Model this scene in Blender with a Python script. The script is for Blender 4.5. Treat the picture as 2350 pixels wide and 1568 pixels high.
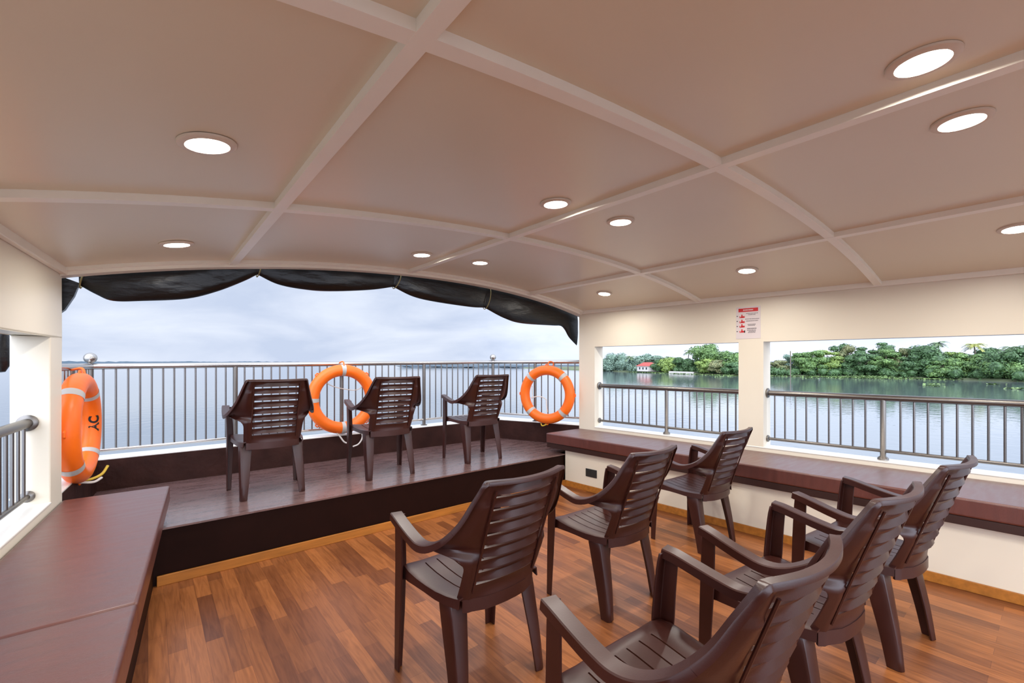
import bpy, bmesh, math, random
import numpy as np
from mathutils import Vector, Matrix, noise
random.seed(7)
D = bpy.data; C = bpy.context.scene.collection
SC = bpy.context.scene
for o in list(D.objects): D.objects.remove(o)

# ------------------------------------------------------------------ camera
H = 1.35; FPX = 1024.0; YAW = math.radians(39.2)
cam = D.cameras.new('camera'); co = D.objects.new('camera', cam); C.objects.link(co)
co.location = (0, 0, H); co.rotation_euler = (math.radians(90), 0, -YAW)
cam.sensor_fit = 'HORIZONTAL'; cam.sensor_width = 36.0
cam.lens = 36.0*FPX/2350; cam.shift_y = 48/2350; cam.clip_start = 0.02; cam.clip_end = 9000
SC.camera = co

# ------------------------------------------------------------------ exposure and sky
SC.view_settings.view_transform = 'Standard'; SC.view_settings.look = 'None'
SC.view_settings.gamma = 1.0; SC.view_settings.use_curve_mapping = False
SC.view_settings.exposure = 0.16

def nd(nt, t, loc=(0, 0), **kw):
    n = nt.nodes.new(t)
    for k, v in kw.items():
        if hasattr(n, k): setattr(n, k, v)
    return n
def lk(nt, a, b): nt.links.new(a, b)
def ramp(nt, fac, stops):
    r = nt.nodes.new('ShaderNodeValToRGB'); e = r.color_ramp.elements
    while len(e) < len(stops): e.new(0.5)
    for i, (p, c) in enumerate(stops):
        e[i].position = p; e[i].color = (c[0], c[1], c[2], 1)
    lk(nt, fac, r.inputs[0]); return r.outputs[0]

w = D.worlds.new('overcast_sky'); SC.world = w; w.use_nodes = True
nt = w.node_tree; nt.nodes.clear()
out = nd(nt, 'ShaderNodeOutputWorld'); bg = nd(nt, 'ShaderNodeBackground')
tc = nd(nt, 'ShaderNodeTexCoord'); sep = nd(nt, 'ShaderNodeSeparateXYZ'); lk(nt, tc.outputs['Generated'], sep.inputs[0])
mp = nd(nt, 'ShaderNodeMapping'); mp.inputs['Scale'].default_value = (1.6, 1.6, 5.5); mp.inputs['Location'].default_value = (0.35, 0.9, 0.2)
lk(nt, tc.outputs['Generated'], mp.inputs[0])
n1 = nd(nt, 'ShaderNodeTexNoise'); n1.inputs['Scale'].default_value = 2.3; n1.inputs['Detail'].default_value = 7; n1.inputs['Roughness'].default_value = .52
n1.inputs['Distortion'].default_value = .35
lk(nt, mp.outputs[0], n1.inputs['Vector'])
clouds = ramp(nt, n1.outputs['Fac'], [(0.34, (.54, .62, .79)), (0.47, (.64, .71, .86)), (0.66, (.78, .84, .95))])
# overcast glow: brightest towards the veiled sun behind and to the right of the boat
def dotdir(v):
    m = nd(nt, 'ShaderNodeVectorMath', operation='DOT_PRODUCT'); lk(nt, tc.outputs['Generated'], m.inputs[0])
    m.inputs[1].default_value = Vector(v).normalized(); return m.outputs['Value']
def mrange(val, a, b, c, d):
    m = nd(nt, 'ShaderNodeMapRange', interpolation_type='SMOOTHSTEP')
    m.inputs[1].default_value = a; m.inputs[2].default_value = b; m.inputs[3].default_value = c; m.inputs[4].default_value = d
    lk(nt, val, m.inputs[0]); return m.outputs[0]
gR = mrange(dotdir((1, .15, .15)), .62, .98, 0, .45)
gB = mrange(dotdir((-.55, -1, .25)), .0, .85, 0, 4.6)
gU = mrange(sep.outputs['Z'], .25, .9, 0, .9)
a1 = nd(nt, 'ShaderNodeMath', operation='ADD'); lk(nt, gR, a1.inputs[0]); lk(nt, gB, a1.inputs[1])
a2 = nd(nt, 'ShaderNodeMath', operation='ADD'); lk(nt, a1.outputs[0], a2.inputs[0]); lk(nt, gU, a2.inputs[1])
a3 = nd(nt, 'ShaderNodeMath', operation='ADD'); lk(nt, a2.outputs[0], a3.inputs[0]); a3.inputs[1].default_value = 1.0
lk(nt, clouds, bg.inputs['Color']); lk(nt, a3.outputs[0], bg.inputs['Strength'])
lk(nt, bg.outputs[0], out.inputs['Surface'])

# ------------------------------------------------------------------ materials
def srgb(r, g, b):
    f = lambda c: ((c/255+.055)/1.055)**2.4 if c/255 > .04045 else c/255/12.92
    return (f(r), f(g), f(b), 1)
MATS = {}
def mat(name, col, rough=.5, metal=0., spec=.5, var=.0, vscale=8., stretch=(1, 1, 1), bump=0., bscale=60., bstretch=(1, 1, 1), coat=0., rvar=0., coatr=.12):
    m = D.materials.new(name); m.use_nodes = True; t = m.node_tree
    p = t.nodes['Principled BSDF']; p.inputs['Roughness'].default_value = rough; p.inputs['Metallic'].default_value = metal
    p.inputs['Specular IOR Level'].default_value = spec
    if coat: p.inputs['Coat Weight'].default_value = coat; p.inputs['Coat Roughness'].default_value = coatr
    tcn = t.nodes.new('ShaderNodeTexCoord')
    def nz(scale, st, det=4):
        mp = t.nodes.new('ShaderNodeMapping'); mp.inputs['Scale'].default_value = st; lk(t, tcn.outputs['Object'], mp.inputs[0])
        n = t.nodes.new('ShaderNodeTexNoise'); n.inputs['Scale'].default_value = scale; n.inputs['Detail'].default_value = det
        lk(t, mp.outputs[0], n.inputs['Vector']); return n.outputs['Fac']
    c = Vector(col[:3])
    v = nz(vscale, stretch)
    if var > 0:
        cc = ramp(t, v, [(.3, c*(1-var)), (.7, [min(1, x*(1+var)) for x in c])]); lk(t, cc, p.inputs['Base Color'])
    else:
        r = ramp(t, v, [(.3, c*.985), (.7, c*1.015)]); lk(t, r, p.inputs['Base Color'])
    if rvar > 0:
        rr = t.nodes.new('ShaderNodeMapRange'); rr.inputs[1].default_value = .3; rr.inputs[2].default_value = .7
        rr.inputs[3].default_value = rough-rvar; rr.inputs[4].default_value = rough+rvar; lk(t, v, rr.inputs[0]); lk(t, rr.outputs[0], p.inputs['Roughness'])
    if bump > 0:
        b = t.nodes.new('ShaderNodeBump'); b.inputs['Strength'].default_value = bump; b.inputs['Distance'].default_value = .01
        lk(t, nz(bscale, bstretch, 6), b.inputs['Height']); lk(t, b.outputs[0], p.inputs['Normal'])
    MATS[name] = m; return m
M_ceil = mat('ceiling_paint', srgb(228, 215, 190), .3, var=.02, vscale=1.2)
M_trim = mat('cream_trim_paint', srgb(248, 243, 230), .35)
M_wall = mat('cream_wall_paint', srgb(233, 225, 207), .4, var=.015, vscale=2)
M_sill = mat('white_gloss_paint', srgb(238, 236, 230), .25)
M_vinyl = mat('brown_vinyl', srgb(94, 46, 37), .42, coat=.7, coatr=.33, var=.16, vscale=5, stretch=(1, 6, 1), bump=.25, bscale=30, bstretch=(2, 14, 2), rvar=.07)
M_board = mat('dark_brown_board', srgb(52, 26, 20), .5, var=.12)
M_plat = mat('platform_vinyl', srgb(114, 86, 82), .3, coat=1., coatr=.2, var=.22, vscale=5, stretch=(1, 5, 1), bump=.5, bscale=22, bstretch=(1, 4, 1), rvar=.12)
M_face = mat('dark_step_laminate', srgb(32, 12, 7), .55, spec=.12, var=.1)
M_kerb = mat('kerb_vinyl', srgb(52, 29, 24), .5, spec=.15, var=.25, vscale=7, bump=.4, bscale=25)
M_steel = mat('brushed_steel', (.46, .43, .40, 1), .26, metal=1.0)
M_steel3 = mat('window_rail_steel', (.20, .185, .17, 1), .34, metal=1.0)
M_steel2 = mat('backlit_steel', (.20, .19, .185, 1), .33, metal=1.0)  # same steel for balusters, backlit shade put into a darker base colour
M_chair = mat('dark_brown_plastic', srgb(56, 24, 18), .36, var=.14, vscale=5, bump=.04, bscale=260, rvar=.07)
M_orange = mat('orange_ring_plastic', srgb(255, 112, 14), .42, var=.07, vscale=5, bump=.25, bscale=18)
M_tape = mat('grey_reflective_tape', srgb(186, 182, 178), .45)
M_rope = mat('white_rope', srgb(222, 214, 206), .8, bump=.4, bscale=300)
M_yrope = mat('yellow_rope', srgb(214, 180, 60), .7)
M_orope = mat('orange_rope', srgb(240, 120, 50), .7)
M_black = mat('black_ink', srgb(22, 16, 16), .6)
M_tarp = mat('black_tarpaulin', srgb(17, 15, 15), .34, spec=.4, var=.2, vscale=6, bump=.6, bscale=7, bstretch=(1, 3, 3))
M_cord = mat('straw_cord', srgb(150, 138, 92), .8)
M_socket = mat('dark_socket_plastic', srgb(44, 46, 46), .4)
M_paper = mat('sign_paper', srgb(222, 212, 212), .35)
M_red = mat('sign_red', srgb(205, 40, 45), .5)
M_grey = mat('sign_grey_ink', srgb(120, 112, 116), .6)
M_ledge = mat('pale_grey_roof_paint', srgb(150, 158, 168), .4)
M_hull = mat('white_hull_paint', srgb(225, 225, 222), .4)
M_lring = mat('downlight_white_enamel', srgb(222, 208, 190), .4)

def emis(name, col, s):
    m = D.materials.new(name); m.use_nodes = True; t = m.node_tree; p = t.nodes['Principled BSDF']
    p.inputs['Base Color'].default_value = col; p.inputs['Emission Color'].default_value = col; p.inputs['Emission Strength'].default_value = s
    return m
M_glow = emis('downlight_glow', (1, .93, .82, 1), 9.0)

def floor_mat():
    m = D.materials.new('wood_laminate'); m.use_nodes = True; t = m.node_tree; p = t.nodes['Principled BSDF']
    tcn = t.nodes.new('ShaderNodeTexCoord'); mp = t.nodes.new('ShaderNodeMapping'); mp.inputs['Rotation'].default_value = (0, 0, math.radians(90))
    lk(t, tcn.outputs['Object'], mp.inputs[0])
    br = t.nodes.new('ShaderNodeTexBrick'); br.offset = .37; br.inputs['Scale'].default_value = 1.0
    br.inputs['Brick Width'].default_value = .52; br.inputs['Row Height'].default_value = .072
    br.inputs['Mortar Size'].default_value = .0006; br.inputs['Bias'].default_value = 0.05
    br.inputs['Color1'].default_value = srgb(172, 108, 60); br.inputs['Color2'].default_value = srgb(116, 68, 40)
    br.inputs['Mortar'].default_value = srgb(105, 60, 36); lk(t, mp.outputs[0], br.inputs['Vector'])
    m2 = t.nodes.new('ShaderNodeMapping'); m2.inputs['Scale'].default_value = (30, 2.2, 1); lk(t, tcn.outputs['Object'], m2.inputs[0])
    n = t.nodes.new('ShaderNodeTexNoise'); n.inputs['Scale'].default_value = 1.6; n.inputs['Detail'].default_value = 7; n.inputs['Distortion'].default_value = 1.2
    lk(t, m2.outputs[0], n.inputs['Vector'])
    g = ramp(t, n.outputs['Fac'], [(.32, (.62, .55, .5)), (.62, (1.12, 1.12, 1.12))])
    mx = t.nodes.new('ShaderNodeMix'); mx.data_type = 'RGBA'; mx.blend_type = 'MULTIPLY'; mx.inputs['Factor'].default_value = .75
    lk(t, br.outputs['Color'], mx.inputs[6]); lk(t, g, mx.inputs[7]); lk(t, mx.outputs[2], p.inputs['Base Color'])
    p.inputs['Roughness'].default_value = .33; p.inputs['Specular IOR Level'].default_value = .45
    return m
M_floor = floor_mat()

def water_mat():
    m = D.materials.new('river_water'); m.use_nodes = True; t = m.node_tree; p = t.nodes['Principled BSDF']
    p.inputs['Base Color'].default_value = (.115, .14, .155, 1); p.inputs['Roughness'].default_value = .045; p.inputs['IOR'].default_value = 1.5
    p.inputs['Specular IOR Level'].default_value = .9
    tcn = t.nodes.new('ShaderNodeTexCoord')
    mp = t.nodes.new('ShaderNodeMapping'); mp.inputs['Scale'].default_value = (1, 1, 1); lk(t, tcn.outputs['Object'], mp.inputs[0])
    n = t.nodes.new('ShaderNodeTexNoise'); n.inputs['Scale'].default_value = 1.1; n.inputs['Detail'].default_value = 3; lk(t, mp.outputs[0], n.inputs['Vector'])
    b = t.nodes.new('ShaderNodeBump'); b.inputs['Strength'].default_value = .07; b.inputs['Distance'].default_value = .25
    lk(t, n.outputs['Fac'], b.inputs['Height']); lk(t, b.outputs[0], p.inputs['Normal'])
    return m
M_water = water_mat()

def leaf_mat(name, dark, lite, rough=.6):
    m = D.materials.new(name); m.use_nodes = True; t = m.node_tree; p = t.nodes['Principled BSDF']
    tcn = t.nodes.new('ShaderNodeTexCoord'); n = t.nodes.new('ShaderNodeTexNoise'); n.inputs['Scale'].default_value = .9; n.inputs['Detail'].default_value = 5
    n.inputs['Roughness'].default_value = .7
    lk(t, tcn.outputs['Object'], n.inputs['Vector'])
    lk(t, ramp(t, n.outputs['Fac'], [(.33, srgb(*dark)), (.68, srgb(*lite))]), p.inputs['Base Color'])
    p.inputs['Roughness'].default_value = rough
    return m
LEAF = {'mid': leaf_mat('mid_green_leaves', (54, 84, 44), (124, 156, 84)),
        'dark': leaf_mat('dark_green_leaves', (42, 68, 40), (94, 128, 76)),
        'lime': leaf_mat('yellow_green_leaves', (84, 108, 52), (150, 172, 84)),
        'rust': leaf_mat('rusty_green_leaves', (76, 90, 56), (148, 146, 98)),
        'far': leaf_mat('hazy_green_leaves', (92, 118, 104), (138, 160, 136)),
        'palm': leaf_mat('palm_fronds', (62, 86, 60), (132, 152, 104)),
        'gold': leaf_mat('yellowing_palm_fronds', (112, 122, 56), (184, 182, 98))}
M_bark = mat('grey_bark', srgb(112, 100, 88), .8, var=.2)
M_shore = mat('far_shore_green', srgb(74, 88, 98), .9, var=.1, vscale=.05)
M_weed = leaf_mat('water_weed', (84, 110, 60), (132, 156, 90))
M_hwall = mat('white_house_wall', srgb(226, 216, 208), .7)
M_hroof = mat('red_house_roof', srgb(176, 78, 70), .7)
M_dark = mat('dark_window_glass', srgb(60, 70, 76), .2)
M_bank = mat('river_bank_soil', srgb(96, 104, 74), .9, var=.2, vscale=.3)

# ------------------------------------------------------------------ mesh helpers
class MB:
    def __init__(s): s.v = []; s.f = []
    def add(s, vs, fs):
        b = len(s.v); s.v += [tuple(v) for v in vs]; s.f += [tuple(i+b for i in f) for f in fs]; return s
    def hexa(s, p):   # 8 pts: bottom 4 (ccw) then top 4
        return s.add(p, [(3, 2, 1, 0), (4, 5, 6, 7), (0, 1, 5, 4), (1, 2, 6, 5), (2, 3, 7, 6), (3, 0, 4, 7)])
    def box(s, x0, x1, y0, y1, z0, z1):
        return s.hexa([(x0, y0, z0), (x1, y0, z0), (x1, y1, z0), (x0, y1, z0), (x0, y0, z1), (x1, y0, z1), (x1, y1, z1), (x0, y1, z1)])
    def sweep(s, path, secs, sides, closed=False):
        """path: points; secs: list of 2D sections (u along side, v along up); sides: side vectors"""
        n = len(path); path = [Vector(p) for p in path]; rings = []
        for i in range(n):
            a = path[(i-1) % n] if (closed or i > 0) else path[i]; b = path[(i+1) % n] if (closed or i < n-1) else path[i]
            t = (b-a).normalized(); sd = Vector(sides[i] if isinstance(sides, list) else sides)
            sd = (sd - t*sd.dot(t)).normalized(); up = t.cross(sd) * -1
            sec = secs[i] if isinstance(secs[0][0], (tuple, list)) else secs
            rings.append([path[i]+sd*u+up*v for u, v in sec])
        m = len(rings[0]); vs = [v for r in rings for v in r]; fs = []
        for i in range(n if closed else n-1):
            for j in range(m):
                k = (j+1) % m; i2 = (i+1) % n
                fs.append((i*m+j, i*m+k, i2*m+k, i2*m+j))
        if not closed: fs += [tuple(range(m))[::-1], tuple((n-1)*m+j for j in range(m))]
        return s.add(vs, fs)
    def tube(s, path, r, seg=10, closed=False, side=None):
        path = [Vector(p) for p in path]
        if side is None:
            d = (path[1]-path[0]).normalized(); side = Vector((0, 0, 1)) if abs(d.z) < .8 else Vector((1, 0, 0))
        rr = r if isinstance(r, (list, tuple)) else [r]*len(path)
        secs = [[(q*math.cos(2*math.pi*j/seg), q*math.sin(2*math.pi*j/seg)) for j in range(seg)] for q in rr]
        return s.sweep(path, secs, [side]*len(path), closed)
    def disc_cyl(s, c, ax, r, h, seg=20):
        c = Vector(c); ax = Vector(ax).normalized(); return s.tube([c, c+ax*h], r, seg)
    def sphere(s, c, r, seg=16, rings=10, sq=(1, 1, 1)):
        c = Vector(c); vs = []; fs = []
        for i in range(rings+1):
            th = math.pi*i/rings
            for j in range(seg):
                ph = 2*math.pi*j/seg; vs.append((c.x+r*sq[0]*math.sin(th)*math.cos(ph), c.y+r*sq[1]*math.sin(th)*math.sin(ph), c.z+r*sq[2]*math.cos(th)))
        for i in range(rings):
            for j in range(seg): fs.append((i*seg+j, (i+1)*seg+j, (i+1)*seg+(j+1) % seg, i*seg+(j+1) % seg))
        return s.add(vs, fs)
    def grid(s, rows, skip=lambda i, j: False, thick=0.0):
        """rows of Vectors -> sheet, optionally thickened along vertex normals into a closed shell"""
        R, K = len(rows), len(rows[0]); P = [[Vector(p) for p in r] for r in rows]
        N = [[None]*K for _ in range(R)]
        for i in range(R):
            for j in range(K):
                a = P[min(i+1, R-1)][j]-P[max(i-1, 0)][j]; b = P[i][min(j+1, K-1)]-P[i][max(j-1, 0)]
                n = a.cross(b); N[i][j] = n.normalized() if n.length > 1e-9 else Vector((0, 1, 0))
        top = [p for r in P for p in r]; fs = []
        cells = [(i, j) for i in range(R-1) for j in range(K-1) if not skip(i, j)]
        idx = lambda i, j: i*K+j
        if thick == 0:
            return s.add(top, [(idx(i, j), idx(i, j+1), idx(i+1, j+1), idx(i+1, j)) for i, j in cells])
        bot = [P[i][j]+N[i][j]*thick for i in range(R) for j in range(K)]; o = R*K; cs = set(cells)
        for i, j in cells:
            a, b, c, d = idx(i, j), idx(i, j+1), idx(i+1, j+1), idx(i+1, j)
            fs += [(a, b, c, d), (d+o, c+o, b+o, a+o)]
            if (i-1, j) not in cs: fs.append((b, a, a+o, b+o))
            if (i, j+1) not in cs: fs.append((c, b, b+o, c+o))
            if (i+1, j) not in cs: fs.append((d, c, c+o, d+o))
            if (i, j-1) not in cs: fs.append((a, d, d+o, a+o))
        return s.add(top+bot, fs)
    def build(s, name, m, parent=None, smooth=False, bevel=0, sub=0, seg=2, angle=40):
        me = D.meshes.new(name); org = Vector((0, 0, 0))
        top_ = parent
        while top_ is not None and top_.parent is not None: top_ = top_.parent
        if top_ is not None and top_.get('_world'): org = top_.matrix_basis.translation.copy()
        if org.length > 0: vv = [Vector(v)-org for v in s.v]
        else: vv = s.v
        me.from_pydata(vv, [], s.f); bm = bmesh.new(); bm.from_mesh(me)
        bmesh.ops.remove_doubles(bm, verts=bm.verts, dist=1e-6)
        loose = [v for v in bm.verts if not v.link_faces]; bmesh.ops.delete(bm, geom=loose, context='VERTS')
        bmesh.ops.recalc_face_normals(bm, faces=bm.faces); bm.to_mesh(me); bm.free()
        me.materials.append(m); o = D.objects.new(name, me); C.objects.link(o)
        if parent is not None: o.parent = parent
        if bevel > 0:
            b = o.modifiers.new('bevel', 'BEVEL'); b.width = bevel; b.segments = seg; b.limit_method = 'ANGLE'; b.angle_limit = math.radians(35); b.harden_normals = False
        if sub > 0:
            q = o.modifiers.new('sub', 'SUBSURF'); q.levels = sub; q.render_levels = sub
        if smooth:
            for p in me.polygons: p.use_smooth = True
            try: me.set_sharp_from_angle(angle=math.radians(angle))
            except Exception: pass
        return o
def tag(o, label=None, cat=None, group=None, kind=None):
    if label: o['label'] = label
    if cat: o['category'] = cat
    if group: o['group'] = group
    if kind: o['kind'] = kind
    return o
def empty(name, loc, label, cat, group=None, rz=0, world=True):
    """Empty at a thing's base; with world=True its parts are given in world coordinates"""
    o = D.objects.new(name, None); C.objects.link(o); o.location = loc; o.rotation_euler = (0, 0, rz); o.empty_display_size = .1
    if world: o['_world'] = 1
    return tag(o, label, cat, group)
def struct(o, label=None, cat=None): return tag(o, label, cat, None, 'structure')
def copy_thing(src, label=None):
    def rec(o, par):
        c = o.copy(); C.objects.link(c); c.parent = par
        for ch in [x for x in D.objects if x.parent == o]: rec(ch, c)
        return c
    r = rec(src, None)
    if label: r['label'] = label
    return r

# ------------------------------------------------------------------ plan of the deck
def wl(y, off=0): return -.389-.088*(3.652-y)-off     # inner face of the left wall
def wr(y, off=0): return 4.03+.1061*(3.668-y)+off     # inner face of the right wall
SS = [0, .07, .19, .30, .4, .498, .6, .669, .828, .92, 1]
ZZ = [1.862, 1.928, 2.022, 2.088, 2.12, 2.139, 2.138, 2.128, 2.070, 2.008, 1.93]
PF = np.polyfit(SS, ZZ, 4)
def arch(s): return float(np.polyval(PF, s))
def zc(x, y): return arch((x-wl(y))/(wr(y)-wl(y)))    # height of the batten undersides
YB, YS = 3.66, -3.2                                    # bow opening, stern end
TH = .15
def wbox(mb, side, y0, y1, z0, z1, o0=0, o1=TH):
    f = wl if side == 'l' else wr
    q = [(f(y0, o0), y0), (f(y0, o1), y0), (f(y1, o1), y1), (f(y1, o0), y1)]
    return mb.hexa([(x, y, z0) for x, y in q]+[(x, y, z1) for x, y in q])

# floor
fl = MB(); fl.hexa([(wl(YS), YS, -.05), (wr(YS), YS, -.05), (wr(3.5), 3.5, -.05), (wl(3.5), 3.5, -.05), (wl(YS), YS, 0), (wr(YS), YS, 0), (wr(3.5), 3.5, 0), (wl(3.5), 3.5, 0)])
struct(fl.build('floor', M_floor), 'wood laminate floor planks of the boat deck', 'floor')
# hull below, ledge outside the windows
hb = MB(); hb.hexa([(wl(YS, .4), YS, -2.9), (wr(YS, .4), YS, -2.9), (3.4, 5.2, -2.9), (-.1, 5.2, -2.9),
                    (wl(YS, TH), YS, -.06), (wr(YS, TH), YS, -.06), (3.75, 4.95, -.06), (-.5, 4.95, -.06)])
struct(hb.build('hull', M_hull), 'white hull of the boat under the deck', 'hull')
lg = MB(); lg.hexa([(wr(YS, TH), YS, .40), (wr(YS, 1.02), YS, .36), (wr(3.4, .92), 3.4, .36), (wr(3.4, TH), 3.4, .40),
                    (wr(YS, TH), YS, .50), (wr(YS, 1.02), YS, .46), (wr(3.4, .92), 3.4, .46), (wr(3.4, TH), 3.4, .50)])
struct(lg.build('trim_1', M_ledge, bevel=.02), 'pale grey outer ledge below the right windows', 'ledge')
# walls: sill wall, posts, header (windows are open gaps)
POSTS = [(3.44, YB), (1.663, 1.869), (-.105, .095), (-1.86, -1.66), (YS, YS+.2)]
for side in 'lr':
    mb = MB(); wbox(mb, side, YS, YB, -.05, .585)
    for a, b in POSTS: wbox(mb, side, a, b, .585, 1.535 if side == 'r' else 1.492)
    wbox(mb, side, YS, YB, 1.535 if side == 'r' else 1.492, 1.99)
    nm = 'wall_left' if side == 'l' else 'wall_right'
    struct(mb.build(nm, M_wall, bevel=.006), ('cream left wall with open window gaps' if side == 'l' else 'cream right wall with open window gaps above the bench'), 'wall')
    sm = MB(); wbox(sm, side, YS, 3.44, .5855, .597, -.004, TH+.01)
    struct(sm.build('trim_2' if side == 'l' else 'trim_3', M_sill, bevel=.004), 'white gloss window sill along the %s wall' % ('left' if side == 'l' else 'right'), 'sill')

# ceiling panels
NX = 48
def strip(y0, y1, dz, th, s0=0., s1=1., n=NX, off=0.):
    mb = MB(); m = n+1; vs = []; fs = []
    for y, z in ((y0, dz), (y1, dz), (y1, dz+th), (y0, dz+th)):
        l, r = wl(y, off), wr(y, off)
        for k in range(m):
            q = s0+(s1-s0)*k/n; vs.append((l+(r-l)*q, y, arch(q)+z))
    for a in range(4):
        b = (a+1) % 4
        fs += [(a*m+k, a*m+k+1, b*m+k+1, b*m+k) for k in range(n)]
    fs += [(0, m, 2*m, 3*m), (n, m+n, 2*m+n, 3*m+n)]
    mb.add(vs, fs)
    return mb
struct(strip(YS, YB+.05, .028, .05, -.034, 1.034, 52).build('ceiling', M_ceil, smooth=True, angle=25), 'beige arched ceiling panels', 'ceiling')
# transverse battens
n = 4
for y in (2.222, .872, -.48, -1.83):
    struct(strip(y-.024, y+.024, 0, .03).build('trim_%d' % n, M_trim, smooth=True, angle=25), 'cream batten across the arched ceiling', 'ceiling batten'); n += 1
# lengthwise battens
for x in (.457, 1.79, 3.195):
    mb = MB(); ys = [YS, -1.83, -.48, .872, 2.222, YB]
    for a, b in zip(ys[:-1], ys[1:]):
        q = [(x-.024, a), (x+.024, a), (x+.024, b), (x-.024, b)]
        mb.hexa([(u, v, zc(u, v)-.001) for u, v in q]+[(u, v, zc(u, v)+.03) for u, v in q])
    struct(mb.build('trim_%d' % n, M_trim), 'cream batten running lengthwise on the ceiling', 'ceiling batten'); n += 1
# edge trims along both walls
for side in 'lr':
    mb = MB(); wbox(mb, side, YS, YB, arch(0)-.004 if side == 'l' else arch(1)-.004, (arch(0) if side == 'l' else arch(1))+.04, -.03, 0)
    struct(mb.build('trim_%d' % n, M_trim, bevel=.004), 'cream cornice strip along the %s wall' % ('left' if side == 'l' else 'right'), 'cornice'); n += 1
# bow arch: stepped edge beam
struct(strip(YB-.035, YB+.055, -.012, .055, -.034, 1.034, 52).build('trim_%d' % n, M_trim, smooth=True, angle=25), 'cream arched beam edging the bow opening', 'arch beam'); n += 1
struct(strip(YB-.075, YB-.035, .008, .03).build('trim_%d' % n, M_trim, smooth=True, angle=25), 'slim cream inner bead of the bow arch', 'bead'); n += 1

# ------------------------------------------------------------------ downlights
def make_light():
    r = empty('ceiling_light', (0, 0, 0), 'x', 'ceiling light', 'round recessed ceiling lights', world=False)
    mb = MB(); R = [(.079, 0.000), (.078, -.006), (.070, -.010), (.059, -.010), (.052, -.004), (.050, .004)]
    N = 36; vs = []; fs = []
    for rad, z in R:
        for j in range(N): a = 2*math.pi*j/N; vs.append((rad*math.cos(a), rad*math.sin(a), z))
    for i in range(len(R)-1):
        for j in range(N): fs.append((i*N+j, i*N+(j+1) % N, (i+1)*N+(j+1) % N, (i+1)*N+j))
    mb.add(vs, fs); mb.build('trim_ring', M_lring, r, smooth=True)
    d = MB(); d.add([(.051*math.cos(2*math.pi*j/N), .051*math.sin(2*math.pi*j/N), -.001) for j in range(N)], [tuple(range(N))]); d.build('diffuser', M_glow, r)
    return r
L0 = None
LIGHTS = [(.14, 1.647, 'beside the first lengthwise batten, large at upper left'), (.121, 3.067, 'at far left by the bow arch'),
          (1.583, 3.006, 'left one of the close pair nearest the bow'), (2.099, 2.984, 'right one of the close pair nearest the bow'),
          (1.601, 1.613, 'left of the middle pair beside the centre batten'), (2.12, 1.605, 'right of the middle pair beside the centre batten'),
          (3.607, 2.932, 'above the front right window near the bow'), (3.622, 1.54, 'above the safety notice on the right'),
          (1.607, .231, 'largest, at upper right of the photo'), (2.129, .208, 'just below the largest one at upper right'),
          (3.659, .143, 'cut by the right edge of the photo'),
          (.14, .22, None), (.14, -1.15, None), (1.6, -1.15, None), (2.12, -1.15, None), (3.66, -1.25, None)]
for x, y, lab in LIGHTS:
    if L0 is None: L0 = make_light(); o = L0
    else: o = copy_thing(L0)
    z = zc(x, y)+.0265+.0005; e = .02; sl = (zc(x+e, y)-zc(x-e, y))/(2*e)
    o.location = (x, y, z); o.rotation_euler = (0, -math.atan(sl), 0)
    hid = {(.14, .22): 'above the left bench beside the camera', (.14, -1.15): 'rearmost on the left side', (1.6, -1.15): 'rearmost, just left of the centre batten', (2.12, -1.15): 'rearmost, just right of the centre batten', (3.66, -1.25): 'rearmost on the right side'}
    o['label'] = 'round white recessed ceiling light ' + (lab or hid[(x, y)])
    ld = D.lights.new('downlight_lamp', 'AREA'); ld.shape = 'DISK'; ld.size = .096; ld.energy = 4.3; ld.color = (1, .95, .88)
    lo = D.objects.new('downlight_lamp', ld); C.objects.link(lo); lo.parent = o; lo.location = (0, 0, -.0025)

# ------------------------------------------------------------------ platform in the bow, kerbs, railings
PZ = .345
pl = empty('bow_platform', (1.8, 4.0, 0), 'raised dark brown platform with glossy vinyl top in the bow', 'platform')
KL, KR, KY = -.31, 3.60, 4.72
kL = lambda y: -.39+(KL+.39)*(y-3.66)/(KY-3.66) if y > 3.66 else wl(y)
kR = lambda y: 4.03+(KR-4.03)*(y-3.66)/(KY-3.66) if y > 3.66 else wr(y)
def polyprism(mb, pts, z0, z1):
    k = len(pts); mb.add([(x, y, z0) for x, y in pts]+[(x, y, z1) for x, y in pts],
                         [tuple(range(k))[::-1], tuple(range(k, 2*k))]+[(i, (i+1) % k, k+(i+1) % k, k+i) for i in range(k)])
    return mb
outl = [(wl(3.445), 3.445), (3.55, 3.445), (3.55, 3.56), (wr(3.56), 3.56), (kR(3.66), 3.66), (KR, KY), (KL, KY), (kL(3.66), 3.66)]
polyprism(MB(), outl, .0, PZ-.012).build('base', M_face, pl)
outt = [(wl(3.44)+.001, 3.435), (3.553, 3.435)]+outl[2:]
polyprism(MB(), outt, PZ-.012, PZ).build('top', M_plat, pl)
mb = MB(); mb.box(.04, 3.545, 3.42, 3.434, 0, .062)
mb.build('skirting', mat('oak_skirting', srgb(176, 112, 44), .4, var=.2, vscale=4, stretch=(1, 8, 8)), pl, bevel=.003)
M_oak = MATS['oak_skirting']
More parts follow.
